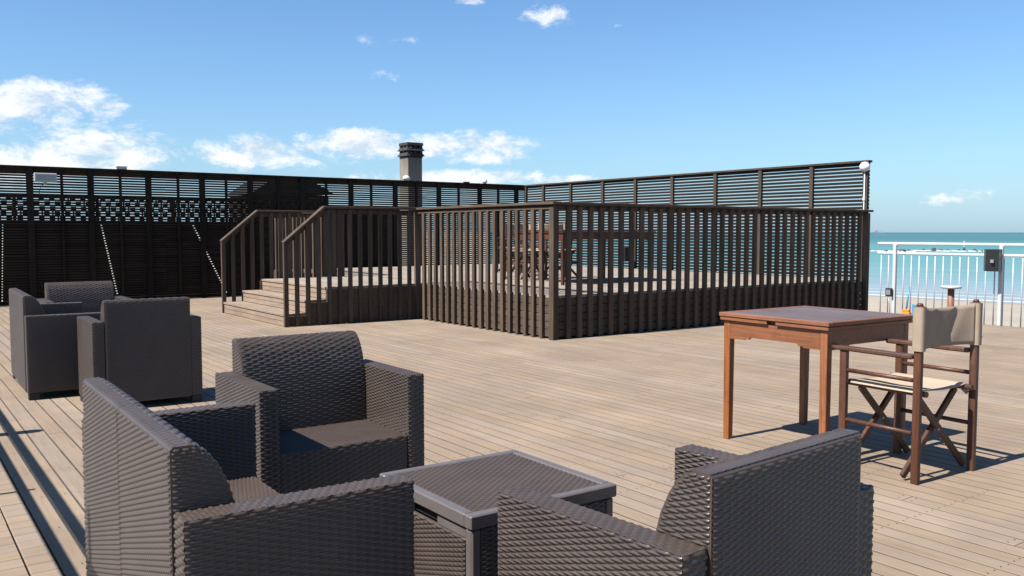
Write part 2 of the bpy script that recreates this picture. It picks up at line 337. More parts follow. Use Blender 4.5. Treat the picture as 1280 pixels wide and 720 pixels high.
# ------------------------------------------------------------------ ground, sea, beach
SEA_Z = -3.5
def on_z(x, y, z):
    d = ray_dir(x, y); t = (z - CAM_H) / d.z; return Vector((d.x * t, d.y * t, z))
sa, sb = on_z(1093, 371, SEA_Z), on_z(1280, 380.5, SEA_Z)
shore_t = (sa - sb).normalized(); shore_n = Vector((shore_t.y, -shore_t.x, 0))          # shore_n points out to sea
if shore_n.dot(Vector((1, .3, 0))) < 0: shore_n = -shore_n
def sea_mat():
    m, t, b = new_mat('sea_water')
    g = N('ShaderNodeNewGeometry', t)
    def dotn(v):
        n = N('ShaderNodeVectorMath', t, operation='DOT_PRODUCT'); L(t, g.outputs['Position'], n.inputs[0]); n.inputs[1].default_value = v; return n.outputs['Value']
    d = math_node('SUBTRACT', dotn(shore_n), sa.dot(shore_n), tree=t)           # metres out from the shore
    along = dotn(shore_t)
    cb = N('ShaderNodeCombineXYZ', t); L(t, math_node('MULTIPLY', d, .035, tree=t), cb.inputs[0]); L(t, math_node('MULTIPLY', along, .006, tree=t), cb.inputs[1])
    st = noise(1.0, 5, .6, tree=t, vec=cb.outputs[0])
    cb2 = N('ShaderNodeCombineXYZ', t); L(t, math_node('MULTIPLY', d, .25, tree=t), cb2.inputs[0]); L(t, math_node('MULTIPLY', along, .03, tree=t), cb2.inputs[1])
    st2 = noise(1.0, 4, .6, tree=t, vec=cb2.outputs[0])
    lg = math_node('LOGARITHM', math_node('MAXIMUM', d, 1.0, tree=t), 10, tree=t)      # depth bands by distance
    v = math_node('ADD', math_node('DIVIDE', lg, 4.0, tree=t), math_node('MULTIPLY', math_node('SUBTRACT', st, .5, tree=t), .18, tree=t), tree=t)
    cr = N('ShaderNodeValToRGB', t); L(t, v, cr.inputs[0]); e = cr.color_ramp.elements
    e[0].position = .0; e[0].color = (.30, .34, .36, 1); e[1].position = 1; e[1].color = (.022, .11, .16, 1)
    for p, c in ((.22, (.235, .31, .36)), (.36, (.15, .29, .345)), (.47, (.085, .27, .305)), (.58, (.055, .25, .28)), (.70, (.028, .145, .19)), (.80, (.03, .17, .21))):
        k = e.new(p); k.color = (*c, 1)
    hs = N('ShaderNodeHueSaturation', t); L(t, cr.outputs[0], hs.inputs['Color'])
    L(t, math_node('ADD', .50, math_node('MULTIPLY', st2, .36, tree=t), tree=t), hs.inputs['Value']); hs.inputs['Saturation'].default_value = .78; hs.inputs['Hue'].default_value = .488
    # thin broken lines of surf close in
    wv = N('ShaderNodeTexWave', t); wv.bands_direction = 'X'; cb3 = N('ShaderNodeCombineXYZ', t)
    L(t, math_node('MULTIPLY', d, .085, tree=t), cb3.inputs[0]); L(t, math_node('MULTIPLY', along, .010, tree=t), cb3.inputs[1]); L(t, cb3.outputs[0], wv.inputs['Vector'])
    wv.inputs['Scale'].default_value = 1; wv.inputs['Distortion'].default_value = 2.2; wv.inputs['Detail'].default_value = 3; wv.inputs['Detail Scale'].default_value = 1.2
    fm = N('ShaderNodeMapRange', t); L(t, wv.outputs['Fac'], fm.inputs[0]); fm.inputs[1].default_value = .90; fm.inputs[2].default_value = 1.0
    near = N('ShaderNodeMapRange', t); L(t, d, near.inputs[0]); near.inputs[1].default_value = 14; near.inputs[2].default_value = 2; near.inputs[3].default_value = 0; near.inputs[4].default_value = .55
    fac = math_node('MULTIPLY', fm.outputs[0], near.outputs[0], tree=t)
    mx = N('ShaderNodeMix', t, data_type='RGBA'); L(t, fac, mx.inputs['Factor']); L(t, hs.outputs[0], mx.inputs['A']); mx.inputs['B'].default_value = (.75, .78, .8, 1)
    L(t, mx.outputs['Result'], b.inputs['Base Color']); b.inputs['Roughness'].default_value = .55; b.inputs['Specular IOR Level'].default_value = .12
    bp = N('ShaderNodeBump', t); bp.inputs['Strength'].default_value = .5; bp.inputs['Distance'].default_value = .25
    wn = noise(.9, 4, .6, tree=t, vec=g.outputs['Position']); L(t, wn, bp.inputs['Height']); L(t, bp.outputs[0], b.inputs['Normal'])
    return m
M['sea'] = sea_mat()
mb = MB(); mb.add([(-30000, -30000, SEA_Z), (30000, -30000, SEA_Z), (30000, 30000, SEA_Z), (-30000, 30000, SEA_Z)], [[0, 1, 2, 3]])
kind(mb.build('sea', 'sea', fix=False), 'structure')
# beach: strips parallel to the shore, dipping under the water
mb = MB(); offs = [(3.5, -3.75), (.6, SEA_Z - .02), (-.8, -3.44), (-3.5, -3.36), (-14, -3.22), (-60, -3.1), (-20000, -3.0)]
rowsV = []; alongs = [-20000, -600] + [x for x in range(-300, 301, 6)] + [600, 20000]
for o, z in offs:
    for a in alongs:
        wob = (math.sin(a * .11) * .7 + math.sin(a * .037 + 1) * 1.2) if abs(a) <= 300 and o > -5 else 0
        p = sa + shore_t * a + shore_n * (o + wob); rowsV.append((p.x, p.y, z))
n = len(alongs)
mb.add(rowsV, [[i * n + k, i * n + k + 1, (i + 1) * n + k + 1, (i + 1) * n + k] for i in range(len(offs) - 1) for k in range(n - 1)], None, True)
kind(mb.build('beach', 'sand'), 'structure')

d6 = ray_dir(610, 300); d6 = Vector((d6.x, d6.y, 0)).normalized()
mb = MB(); mb.add([(d6.x * 24, d6.y * 24, -2.9), (d6.x * 25000, d6.y * 25000, -2.9), (-25000, 25000, -2.9), (-25000, 17.2, -2.9), (2, 17.2, -2.9)], [[0, 1, 2, 3, 4]])
kind(mb.build('ground', 'land', fix=False), 'structure')
# ------------------------------------------------------------------ deck
DX0, DX1, DY0, DY1 = -1.1, 11.95, -0.6, 16.82
TH = .028; PW = .0985; BW = .0888
mb = MB(); mb.box((DX0, DY0, -.30), (DX1, DY1, -TH - .004), .005); mb.box((DX1 - .3, 7.5, -.30), (12.7, DY1, -TH - .006), .005)
deck = kind(mb.build('deck', 'subfloor'), 'structure')
mb = MB(); mb.box((DX0 + .25, DY0 + .3, -3.4), (DX1 - .25, DY1 - .2, -.31), .01); kind(mb.build('building_wall', 'render_wall'), 'structure')
def proj(p):
    fh = Vector((math.sin(YAW), math.cos(YAW), 0)); r = Vector((math.cos(YAW), -math.sin(YAW), 0)); u = Vector((0, 0, 1))
    fw = fh * math.cos(PITCH) - u * math.sin(PITCH); up = u * math.cos(PITCH) + fh * math.sin(PITCH)
    d = Vector(p) - Vector((0, 0, CAM_H)); z = d.dot(fw)
    if z < .1: return None
    return 640 + 1100 * d.dot(r) / z, 360 - 1100 * d.dot(up) / z, z
boards = []
x = .505; col = 0
while x + BW < DX1 + .02:
    ymax = 7.95 if x > 6.3 else DY1 - .05
    y = DY0 + random.uniform(-2.2, 0)
    while y < ymax:
        ln = random.choice((2.0, 2.4, 2.9, 3.6, 4.0)) + random.uniform(-.03, .03)
        a, b_ = max(y, DY0), min(y + ln, ymax)
        if b_ - a > .05: boards.append((x, a, b_))
        y += ln
    x += PW
x = .505 - PW
while x > DX0:
    if x < .20: boards.append((x, DY0, 4.0 + random.uniform(-1, 1))); boards.append((x, boards[-1][2], DY1 - .05))
    x -= PW
def weight(b):
    w = 0
    for k in range(9):
        p = proj((b[0] + BW / 2, b[1] + (b[2] - b[1]) * (k + .5) / 9, 0))
        if p and -10 < p[0] < 1290 and p[1] < 730: w += (b[2] - b[1]) / p[2] ** 3
    return w
boards.sort(key=weight, reverse=True)
bm1 = shared_box((BW, 1, TH), .0010, 'deck', 'board')
rest = MB()
for i, (bx, a, b_) in enumerate(boards):
    dz = random.uniform(-.0005, .0005); g = .0035
    if i < 300:
        o = put('board', bm1, deck, (bx + BW / 2 + random.uniform(-.0008, .0008), (a + b_) / 2, -TH / 2 + dz)); o.scale = (1, b_ - a - g, 1)
        o.rotation_euler = (0, random.uniform(-.004, .004), random.uniform(-.0004, .0004))
    else: rest.box((bx, a + g / 2, -TH + dz), (bx + BW, b_ - g / 2, dz), .0010)
kind(rest.build('far_boards', 'deck', deck), 'stuff')
# dark strips added almost flush in the board gaps so these read as dark lines
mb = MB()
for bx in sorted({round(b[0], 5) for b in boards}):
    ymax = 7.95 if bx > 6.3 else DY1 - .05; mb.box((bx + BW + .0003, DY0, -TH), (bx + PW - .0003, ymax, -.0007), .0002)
kind(mb.build('seam_strips', 'seam', deck), 'stuff')
# narrow strip of short boards beside the walkway edge
bs = shared_box((PW - .007, .0925, TH), .0025, 'deck_x', 'short_board'); rest = MB()
for c in range(3):
    bx = .505 - PW * (c + 1)
    k = 0
    y = DY0
    while y < DY1 - .1:
        p = proj((bx + .05, y + .05, 0)); dz = random.uniform(-.001, .001)
        if p and -5 < p[0] < 200 and p[1] < 730 and y < 5.6:
            put('short_board', bs, deck, (bx + BW / 2, y + .047, -TH / 2 + dz))
        else: rest.box((bx, y, -TH + dz), (bx + PW - .007, y + .0925, dz), .0025)
        y += .0955
kind(rest.build('far_short_boards', 'deck_x', deck), 'stuff')
mb = MB()
for (bx, a, b_) in boards:
    if bx > 4.2: continue
    j = math.ceil((a + .03) / .5) * .5
    for y in [a + .03, b_ - .03] + [j + .5 * k for k in range(9)]:
        if y > b_ - .02 or y > 9 or y < .3: continue
        for s in (.022, BW - .022):
            cx, cy = bx + s + random.uniform(-.003, .003), y + random.uniform(-.006, .006)
            mb.add([(cx + .0036 * math.cos(t), cy + .0036 * math.sin(t), .0022) for t in (0, 1.047, 2.094, 3.1416, 4.189, 5.236)], [[0, 1, 2, 3, 4, 5]])
kind(mb.build('screws', 'screw', deck, fix=False), 'stuff')

# ------------------------------------------------------------------ timber stage
SX0, SX1, SY0, SYS, SYF, SY1, FZ, RZ = 6.17, 12.33, 7.76, 10.88, 13.38, 16.5, .50, 1.565
stage = thing('timber_stage', 'raised dark timber stage with battened balustrade and three steps', 'stage', (SX0, SY0, 0))
SB = Vector((SX0, SY0, 0))
def sput(name, me, loc): return put(name, me, stage, Vector(loc) - SB)
x = SX0 + .05
fb = shared_box((.118, SY1 - SY0 - .08, .03), .002, 'stage_floor', 'floor_board')
while x + .118 < SX1 - .03:
    sput('floor_board', fb, (x + .059, (SY0 + SY1) / 2, FZ - .015 + random.uniform(-.001, .001))); x += .1225
fbs = shared_box((.118, SYF - SYS, .03), .002, 'stage_floor', 'floor_board')
x = 4.83
while x + .118 < SX0 + .045:
    sput('floor_board', fbs, (x + .059, (SYS + SYF) / 2, FZ - .015 + random.uniform(-.001, .001))); x += .1225
# fascia planks: front (faces -Y), left side (faces -X)
def fascia(p, q, z0, z1, n, inset=.0):
    p, q = Vector(p), Vector(q); h = (z1 - z0) / n
    for k in range(n):
        L_ = (q - p).length; al = abs(q.x - p.x) > abs(q.y - p.y)
        cuts = [0] + sorted(random.uniform(.2, .8) * L_ for _ in range(1)) + [L_] if L_ > 2 else [0, L_]
        for a, b_ in zip(cuts, cuts[1:]):
            c = p + (q - p).normalized() * (a + b_) / 2; ln = b_ - a - .004
            sz = (ln, .024, h - .007) if al else (.024, ln, h - .007)
            me = MB().add(*cbox_geo(*sz, .002)).mesh('fascia_plank', 'fascia')
            sput('fascia_plank', me, (c.x, c.y, z0 + h * (k + .5)))
fascia((SX0 + .03, SY0 + .055, 0), (SX1, SY0 + .055, 0), .02, FZ - .032, 5)
fascia((SX0 + .055, SY0 + .03, 0), (SX0 + .055, SYS, 0), .02, FZ - .032, 5)
fascia((SX0 + .055, SYF, 0), (SX0 + .055, SY1, 0), .02, FZ - .032, 5)
fascia((4.82, SYS + .055, 0), (SX0, SYS + .055, 0), .02, FZ - .032, 5)
fascia((4.82, SYF - .055, 0), (SX0, SYF - .055, 0), .02, FZ - .032, 5)
# inner dark core so that no light runs under the floor
mb = MB(); mb.box((SX0 + .10, SY0 + .09, .01), (SX1 - .05, SY1 - .1, FZ - .05), .005); mb.box((4.9, SYS + .09, .01), (SX0 + .09, SYF - .09, FZ - .05), .005)
mb.build('dark_core', 'subfloor', stage, -SB)
# battens
bx_ = shared_box((.064, .040, RZ - .055), .003, 'batten', 'baluster'); by_ = shared_box((.040, .058, RZ - .055), .003, 'batten', 'baluster')
nb = 37
for k in range(1, nb):
    X = SX0 + .07 + (SX1 - .05 - SX0 - .07) * k / nb
    o = sput('baluster', bx_, (X + random.uniform(-.006, .006), SY0 + .018, (RZ - .055) / 2 + .004)); o.rotation_euler = (0, random.uniform(-.003, .003), 0)
for y0, y1, n in ((SY0 + .075, SYS - .05, 19), (SYF + .06, SY1 - .05, 17)):
    for k in range(1, n):
        o = sput('baluster', by_, (SX0 + .018, y0 + (y1 - y0) * k / n + random.uniform(-.006, .006), (RZ - .055) / 2 + .004)); o.rotation_euler = (random.uniform(-.003, .003), 0, 0)
def sbox(name, lo, hi, mat, c=.004): return MB().box(lo, hi, c).build(name, mat, stage, -SB, fix=False)
sbox('corner_post', (SX0 - .008, SY0 - .008, .002), (SX0 + .075, SY0 + .075, RZ - .05), 'batten')
sbox('corner_post', (SX1 - .05, SY0 - .008, .002), (SX1 + .03, SY0 + .075, RZ - .05), 'batten')
sbox('corner_post', (SX0 - .006, SYS - .04, .002), (SX0 + .06, SYS + .04, RZ - .05), 'batten')
sbox('corner_post', (SX0 - .006, SYF - .04, .002), (SX0 + .06, SYF + .04, RZ - .05), 'batten')
# rails: a flat cap over a beam
sbox('handrail', (SX0 - .035, SY0 - .035, RZ - .032), (SX0 + .095, SYS + .05, RZ), 'rail')
sbox('handrail', (SX0 + .097, SY0 - .035, RZ - .034), (SX1 + .07, SY0 + .095, RZ - .002), 'rail')
sbox('handrail', (SX0 - .035, SYF - .05, RZ - .032), (SX0 + .095, SY1, RZ), 'rail')
sbox('rail_beam', (SX0 + .040, SY0 + .08, RZ - .095), (SX0 + .075, SYS - .04, RZ - .034), 'rail')
sbox('rail_beam', (SX0 - .004, SY0 + .078, RZ - .085), (SX0 + .037, SYS - .042, RZ - .0535), 'rail')
sbox('rail_beam', (SX0 + .08, SY0 + .040, RZ - .095), (SX1 - .05, SY0 + .075, RZ - .036), 'rail')
sbox('rail_beam', (SX0 + .040, SYF + .04, RZ - .095), (SX0 + .075, SY1, RZ - .034), 'rail')
# stairs climbing towards +X
XS = [4.24, 4.53, 4.82]; rise = FZ / 3
for i in range(3):
    z1 = rise * (i + 1); x0 = XS[i]
    for k in range(2):
        zz0 = rise * i + .004 + k * (rise - .034) / 2; sbox('riser_plank', (x0, SYS + .04, zz0), (x0 + .022, SYF - .04, zz0 + (rise - .034) / 2 - .006), 'step', .002)
    if i < 2:
        for k in range(3): sbox('tread_plank', (x0 - .012 + k * .1025, SYS + .032, z1 - .030), (x0 - .012 + k * .1025 + .0985, SYF - .032, z1), 'step', .003)
    else: sbox('tread_plank', (x0 - .012, SYS + .032, z1 - .030), (x0 + .008, SYF - .032, z1 + .001), 'step', .003)
    sbox('stair_core', (x0 + .024, SYS + .06, .003), (x0 + .30, SYF - .06, z1 - .034), 'subfloor', .002)
for yy, s in ((SYS, -1), (SYF, 1)):
    yc = yy + .0
    # stepped cheek board
    for i in range(3):
        sbox('stair_cheek', (XS[i] + .002, yc - .005, .004), ((XS[i + 1] if i < 2 else SX0 - .01), yc + .024, rise * (i + 1) - .033), 'fascia', .002)
    A, B, C = Vector((4.215, yc - .03, 1.085)), Vector((4.775, yc - .03, RZ - .016)), Vector((SX0 - .036, yc - .03, RZ - .016))
    MB().bar(A, B, .095, .032, .004).build('handrail', 'rail', stage, -SB); MB().bar(B - Vector((.008, 0, 0)), C, .095, .032, .004).build('handrail', 'rail', stage, -SB)
    MB().bar(B + Vector((.02, .03, -.052)), C + Vector((0, .03, -.052)), .03, .06, .003).build('rail_beam', 'rail', stage, -SB)
    MB().bar(A + Vector((.03, .03, -.03)), B + Vector((.0, .03, -.052)), .03, .05, .003).build('rail_beam', 'rail', stage, -SB)
    for k in range(13):
        X = 4.245 + (SX0 - .06 - 4.245) * k / 12.4
        top = (1.085 + (X - 4.215) / .56 * (RZ - .016 - 1.085)) if X < 4.775 else RZ - .016
        w = .06 if k == 0 else .052
        sbox('baluster', (X - w / 2, yc - .048, .003), (X + w / 2, yc - .008, top - .024), 'batten', .003)

# ------------------------------------------------------------------ slatted fences
FH = 2.325
def fence(name, label, p, q, post_at, base, slat_mat, pitch, slat_h, segs, facing, post_mat, tb, group=None):
    """horizontal slats behind posts, from p to q on the ground; facing: unit vector to the side the posts stand on"""
    p, q = Vector(p), Vector(q); d = (q - p).normalized(); ln = (q - p).length; f = Vector(facing)
    t = thing(name, label, 'fence', p, 0, group); ang = math.atan2(d.y, d.x)
    cuts = [ln * k / segs for k in range(segs + 1)]
    n = int((FH - .036 - tb - base) / pitch)
    me = {}
    for k in range(n):
        z = FH - .036 - tb - pitch * (k + .5)
        for a, b_ in zip(cuts, cuts[1:]):
            key = round(b_ - a, 3)
            if key not in me: me[key] = MB().add(*cbox_geo(b_ - a - .003, .018, slat_h, .002)).mesh('slat', slat_mat)
            c = d * (a + b_) / 2; o = put('slat', me[key], t, (c.x, c.y, z + random.uniform(-.0015, .0015)), ang)
            o.rotation_euler = (random.uniform(-.03, .03), random.uniform(-.0011, .0011), ang)
    for a, w in post_at:
        c = d * a + f * .035
        V, F = cbox_geo(w, .05, FH - .035 - (0 if base < .3 else base - .1), .003)
        put('post', MB().add(V, F).mesh('post', post_mat), t, (c.x, c.y, ((FH - .035) + (0 if base < .3 else base - .1)) / 2 + .002), ang)
    c = d * ln / 2 + f * .02
    put('top_rail', MB().add(*cbox_geo(ln + .04, .11, .034, .004)).mesh('top_rail', post_mat), t, (c.x, c.y, FH - .016), ang)
    c = d * ln / 2
    if base < .3: put('bottom_board', MB().add(*cbox_geo(ln, .02, .075, .003)).mesh('bottom_board', slat_mat), t, (c.x, c.y + .025, .0400), ang)
    put('top_board', MB().add(*cbox_geo(ln, .024, tb, .003)).mesh('top_board', slat_mat), t, (c.x, c.y, FH - .035 - tb / 2), ang)
    return t
BY = 16.70
bpx = [-.9, -.43, .06, .53, 1.03, 1.52] + [2.055, 2.526, 2.965, 3.433, 3.891, 4.394, 4.815, 5.25, 5.699, 6.242, 6.724, 7.22, 7.75, 8.2, 8.75, 9.25, 9.8, 10.3, 10.85, 11.35, 11.85]
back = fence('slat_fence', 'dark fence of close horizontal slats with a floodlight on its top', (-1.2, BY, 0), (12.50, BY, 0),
             [(X * 1.0245 + 1.2, .10 if k % 2 == 0 else .04) for k, X in enumerate(bpx)], .06, 'slat', .0445, .0320, 5, (0, -1, 0), 'shaded_post', .10)
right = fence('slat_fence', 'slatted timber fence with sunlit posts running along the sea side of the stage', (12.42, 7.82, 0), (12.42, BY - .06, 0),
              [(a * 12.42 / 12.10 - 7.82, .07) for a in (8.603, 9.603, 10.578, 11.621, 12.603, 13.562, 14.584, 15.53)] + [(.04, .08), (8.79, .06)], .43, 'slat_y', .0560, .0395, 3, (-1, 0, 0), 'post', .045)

# panels and lattice standing behind the back fence
def at_y(x, y, Y):
    d = ray_dir(x, y); t = Y / d.y; return d.x * t, CAM_H + d.z * t
PY = BY + .34
gaps = [((-160, 200), (-165, 392), .03), ((4, 205), (3, 388), .035), ((79, 288), (69, 356), .016), ((117, 236), (151, 384), .055), ((217, 300), (199, 372), .016), ((243, 282), (284, 366), .06), ((321, 262), (343, 352), .05), ((400, 262), (392, 350), .014), ((432, 262), (466, 345), .035)]
gx = []
for a, b_, w in gaps:
    (xa, za), (xb, zb) = at_y(*a, PY), at_y(*b_, PY); k = (xb - xa) / (zb - za); gx.append((xa + k * (1.42 - za), xa + k * (0 - za), w * .36))
gx = [(-1.0, -1.0, .0)] + gx + [(at_y(503, 300, PY)[0],) * 2 + (0,)]
scr = thing('boarded_screen', 'dark boarded screen with staggered lattice top behind the slatted fence, light through slanting slits', 'screen', (-1.0, PY, 0))
for k in range(len(gx) - 1):
    (t0, b0, w0), (t1, b1, w1) = gx[k], gx[k + 1]
    poly = [(b0 + w0 / 2, .002), (b1 - w1 / 2, .002), (t1 - w1 / 2, 1.40), (t0 + w0 / 2, 1.40)]
    if poly[2][0] - poly[3][0] < .05: continue
    bx0 = poly[0][0]
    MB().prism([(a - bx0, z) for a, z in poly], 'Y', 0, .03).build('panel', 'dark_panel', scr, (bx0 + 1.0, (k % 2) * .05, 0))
xe = gx[-1][0] + 1.0 - 1.9
mb = MB(); rowh = .089
for r in range(5):
    z0 = 1.402 + r * rowh; X = (.02, .10, .03, .11, .02)[r]
    while X < xe:
        w = .085; mb.box((X, .0, z0), (X + w, .02, z0 + rowh - .0), .001); X += w + .078
        if random.random() < .35: mb.box((X - .04, .0, z0), (X - .015, .02, z0 + rowh), .001)
kind(mb.build('lattice_blocks', 'dark_panel', scr), 'stuff')
for z in (1.40, 1.845): MB().box((0, .021, z - .015), (xe, .045, z + .015), .002).build('lattice_rail', 'dark_panel', scr)
for X in np.arange(0.3, xe, 1.3): MB().box((X, .09, 0.0), (X + .05, .13, 1.86), .002).build('lattice_post', 'dark_panel', scr)
MB().box((xe + .02, .1, .002), (gx[-1][0] + 1.0, .13, 1.78), .002).build('panel', 'dark_panel', scr)
# low hut roof showing through the slats
hut = thing('beach_hut', 'low hut with dark shallow gabled roof behind the slatted fence', 'hut', (7.0, 19.2, -.33))
(xl, zl), (xm, zm), (xr, zr) = at_y(312, 243, 19.2), at_y(362, 222, 19.2), at_y(418, 243, 19.2)
MB().prism([(xl - 7, zl + .33), (xr - 7, zr + .33), (xr - 7 - .6, zm + .30), (xm - 7, zm + .36), (xl - 7 + .5, zm + .27)], 'Y', 0, 1.8).build('roof', 'roofing', hut)
MB().box((xl - 6.9, .1, 0), (xr - 7.1, 1.7, zl + .32), .004).build('wall', 'dark_panel', hut)

# lamps and boxes on the fences
fl = thing('floodlight', 'flat pale floodlight fixed to the top of the dark slat fence', 'floodlight', (0, 0, 0))
(xa, za), (xb, zb) = at_y(42, 216, BY - .1), at_y(71, 228, BY - .1)
fl.location = ((xa + xb) / 2, BY - .085, (za + zb) / 2); w, h = (xb - xa) / 2, (za - zb) / 2
MB().box((-w, -.055, -h), (w, -.012, h), .008).build('housing', 'white_metal', fl); MB().box((-w + .025, -.062, -h + .02), (w - .025, -.0555, h - .02), .002).build('lens', 'grey_metal', fl)
MB().box((-.02, -.011, -.12), (.02, .024, .05), .003).build('bracket', 'grey_metal', fl); MB().tube([(-.03, -.03, -h), (-.04, -.02, -h - .05), (-.09, .0, -h - .12), (-.10, .005, -h - .3)], .006, 6).build('cable', 'black_plastic', fl)
def dome(px_, Y, label, sc=1.0):
    X, z = at_y(px_[0], px_[1], Y); t = thing('fence_lamp', label, 'lamp', (X, Y, FH + .002))
    MB().lathe([(.055 * sc, 0), (.055 * sc, .02)], 16).build('lamp_base', 'white_metal', t)
    MB().lathe([(.075 * sc, .021), (.085 * sc, .05), (.07 * sc, .085), (.035 * sc, .105), (.004, .11)], 16).build('lamp_cover', 'lampglass', t); return t
dome((508, 226), BY - .02, 'round white dome lamp on the fence in front of the chimney', .95)
dome((606, 230), BY - .02, 'small white lamp on the fence top near the meeting of both fences', .7)
X, z = at_y(152, 214, BY - .02); t = thing('fence_lamp', 'long white bulkhead lamp lying on the fence top above armchairs', 'lamp', (X, BY - .02, FH + .002))
MB().box((-.085, -.035, 0), (.085, .035, .03), .012).build('lamp_base', 'white_metal', t); MB().box((-.10, -.045, .031), (.09, .045, .066), .016).build('lamp_cover', 'lampglass', t)
t = thing('fence_lamp', 'round white globe lamp on white conduit at fence end by sea', 'lamp', (12.345, 7.86, 2.225))
MB().lathe([(.012, -.075), (.05, -.062), (.078, -.02), (.078, .02), (.05, .062), (.012, .075)], 16).build('globe', 'lampglass', t)
MB().tube([(-.0, 0, -.07), (-.0, 0, -1.6)], .010, 8).build('conduit', 'white_metal', t); MB().box((-.016, -.02, -.52), (.016, .02, -.46), .005).build('clip', 'white_metal', t)
(X, z) = at_y(583, 231, BY); t = MB().box((X - .07, BY - .03, FH + .002), (X + .07, BY + .03, FH + .03), .004).build('junction_box', 'black_plastic'); tag(t, 'flat black junction box on the fence top between two white lamps', 'box')

# ------------------------------------------------------------------ chimney
CY = 20.0
(xa, _), (xb, _) = at_y(510, 228, CY), at_y(528, 228, CY); wz = xb - xa
chim = thing('chimney', 'rendered chimney with black slotted cap rising behind the fence', 'chimney', (xa + wz / 2, CY + wz / 2, -3.0))
_, zt = at_y(512, 177.5, CY); zs = at_y(512, 196, CY)[1] + 3.0; zt += 3.0
hw = wz / 2; MB().box((-hw, -hw, 0), (hw, hw * 1.1, zs), .012).build('stack', 'chimney', chim)
hh = (zt - zs)
def tier(name, z0, z1, r0, r1): MB().lathe([(r0 * .8, z0), (r0, z0 + .01), (r1, z1), (r1 * .8, z1 + .005)], 4, smooth=False, rot=math.pi / 4).build(name, 'soot', chim)
q = hw * 1.4142
tier('cap_collar', zs - .02, zs + hh * .02, q * 1.05, q * 1.05)
tier('cap_tier', zs + hh * .05, zs + hh * .30, q * 1.24, q * 1.02); tier('cap_tier', zs + hh * .42, zs + hh * .64, q * 1.24, q * 1.02)
tier('cap_top', zs + hh * .78, zs + hh * .99, q * 1.12, q * 1.06)
for z0, z1 in ((.0, .08), (.28, .44), (.62, .80)):
    for i in (-1, 0, 1):
        for j in (-1, 0, 1):
            if i or j: MB().box((i * hw * .82 - .045, j * hw * .82 - .045, zs + hh * z0), (i * hw * .82 + .045, j * hw * .82 + .045, zs + hh * z1), .003).build('cap_pillar', 'soot', chim)

# ------------------------------------------------------------------ white railings
RX = 11.88
def railing(label, x, y0, y1, posts, balus, zt=1.08, bal_from=.05):
    t = thing('white_railing', label, 'railing', (x, y0, 0)); n = y1 - y0
    MB().box((-.018, 0, zt - .038), (.018, n, zt), .008).build('top_rail', 'white_metal', t)
    MB().box((-.018, 0, zt - .175), (.018, n, zt - .14), .006).build('middle_rail', 'white_metal', t)
    for (yp, w, top) in posts:
        if top > zt: MB().tube([(.045, yp - y0, 0), (.045, yp - y0, top - .03), (.045, yp - y0, top - .008), (.045, yp - y0, top)], [w / 2, w / 2, w * .38, w * .1], 12).build('post', 'white_metal', t)
        else: MB().box((-w / 2 - .03, yp - y0 - w / 2, 0), (w / 2 - .03, yp - y0 + w / 2, top), .006).build('post', 'white_metal', t)
    if balus:
        me = MB().tube([(0, 0, .0), (0, 0, zt - .176)], .008, 8).mesh('baluster', 'bal_metal'); y = .06
        while y < n: put('baluster', me, t, (0, y, 0)); y += .115
    return t
def on_x(px_, X):
    d = ray_dir(*px_); t = X / d.x; return d.y * t
yp1, yp2 = on_x((1120, 330), RX), on_x((1253, 330), RX)
railing('white metal railing with slim bars between deck and beach', RX, 2.6, 7.32, [(yp1, .048, 1.05), (yp2, .048, 1.05), (yp2 - (yp1 - yp2), .048, 1.05)], True)
XR = .622 - 1.055 / math.tan(SUN_EL)
railing('white two-bar railing along the outer edge of the terrace beside the sofa', XR, -1.2 + .7, 9.5, [(6.09, .10, 1.18), (4.70, .025, 1.02), (3.0, .05, 1.20), (9.1, .05, 1.20), (.0, .05, 1.20)], False)
# speaker on a railing post
sp = thing('loudspeaker', 'black loudspeaker mounted on a white railing post facing the terrace', 'loudspeaker', (RX - .15, yp2 + .05, .72), R(112))
mbx = MB(); mbx.prism([(-.10, 0), (.10, 0), (.075, .15), (-.075, .15)], 'Z', 0, .28); mbx.build('cabinet', 'black_plastic', sp)
MB().box((-.104, -.022, .0), (.104, -.001, .284), .012).build('grille', 'black_plastic', sp); MB().box((-.018, -.025, .040), (.018, -.0225, .052), .001).build('badge', 'badge', sp)
MB().box((-.02, .151, .11), (.02, .19, .15), .003).build('bracket', 'grey_metal', sp)
# socket box on the other post
t = thing('socket_box', 'grey weatherproof socket box on the railing post beside the fence', 'socket box', (RX - .06, yp1 + .0, .30))
MB().box((-.045, -.005, 0), (-.002, .095, .12), .008).build('housing', 'black_plastic', t); MB().box((-.052, .012, .022), (-.0455, .078, .098), .004).build('cover', 'grey_metal', t); MB().tube([(-.03, .05, 0), (-.03, .03, -.15), (-.03, .02, -.295)], .008, 6).build('cable', 'grey_metal', t)
# broom and dustpan leaning by the rail
yb = on_x((1131, 380), RX - .2)
t = thing('broom', 'broom with blue handle and orange head against the white railing', 'broom', (RX - .12, yb + .02, 0))
MB().box((-.03, -.06, 0), (.03, .06, .10), .006).build('bristles', 'orange', t); MB().box((-.025, -.05, .101), (.025, .05, .14), .006).build('head', 'orange', t); MB().tube([(0, 0, .135), (.06, 0, .46)], .012, 8).build('handle', 'blue', t)
t = thing('dustpan', 'upright blue plastic dustpan at the foot of the white railing', 'dustpan', (RX - .16, yb - .17, 0))
mbx = MB(); mbx.box((-.05, -.06, 0), (-.04, .06, .22), .002); mbx.box((-.04, -.06, 0), (.05, -.052, .14), .002); mbx.box((-.04, .052, 0), (.05, .06, .14), .002); mbx.box((-.04, -.052, 0), (.05, .052, .008), .002); mbx.build('pan', 'blue', t)
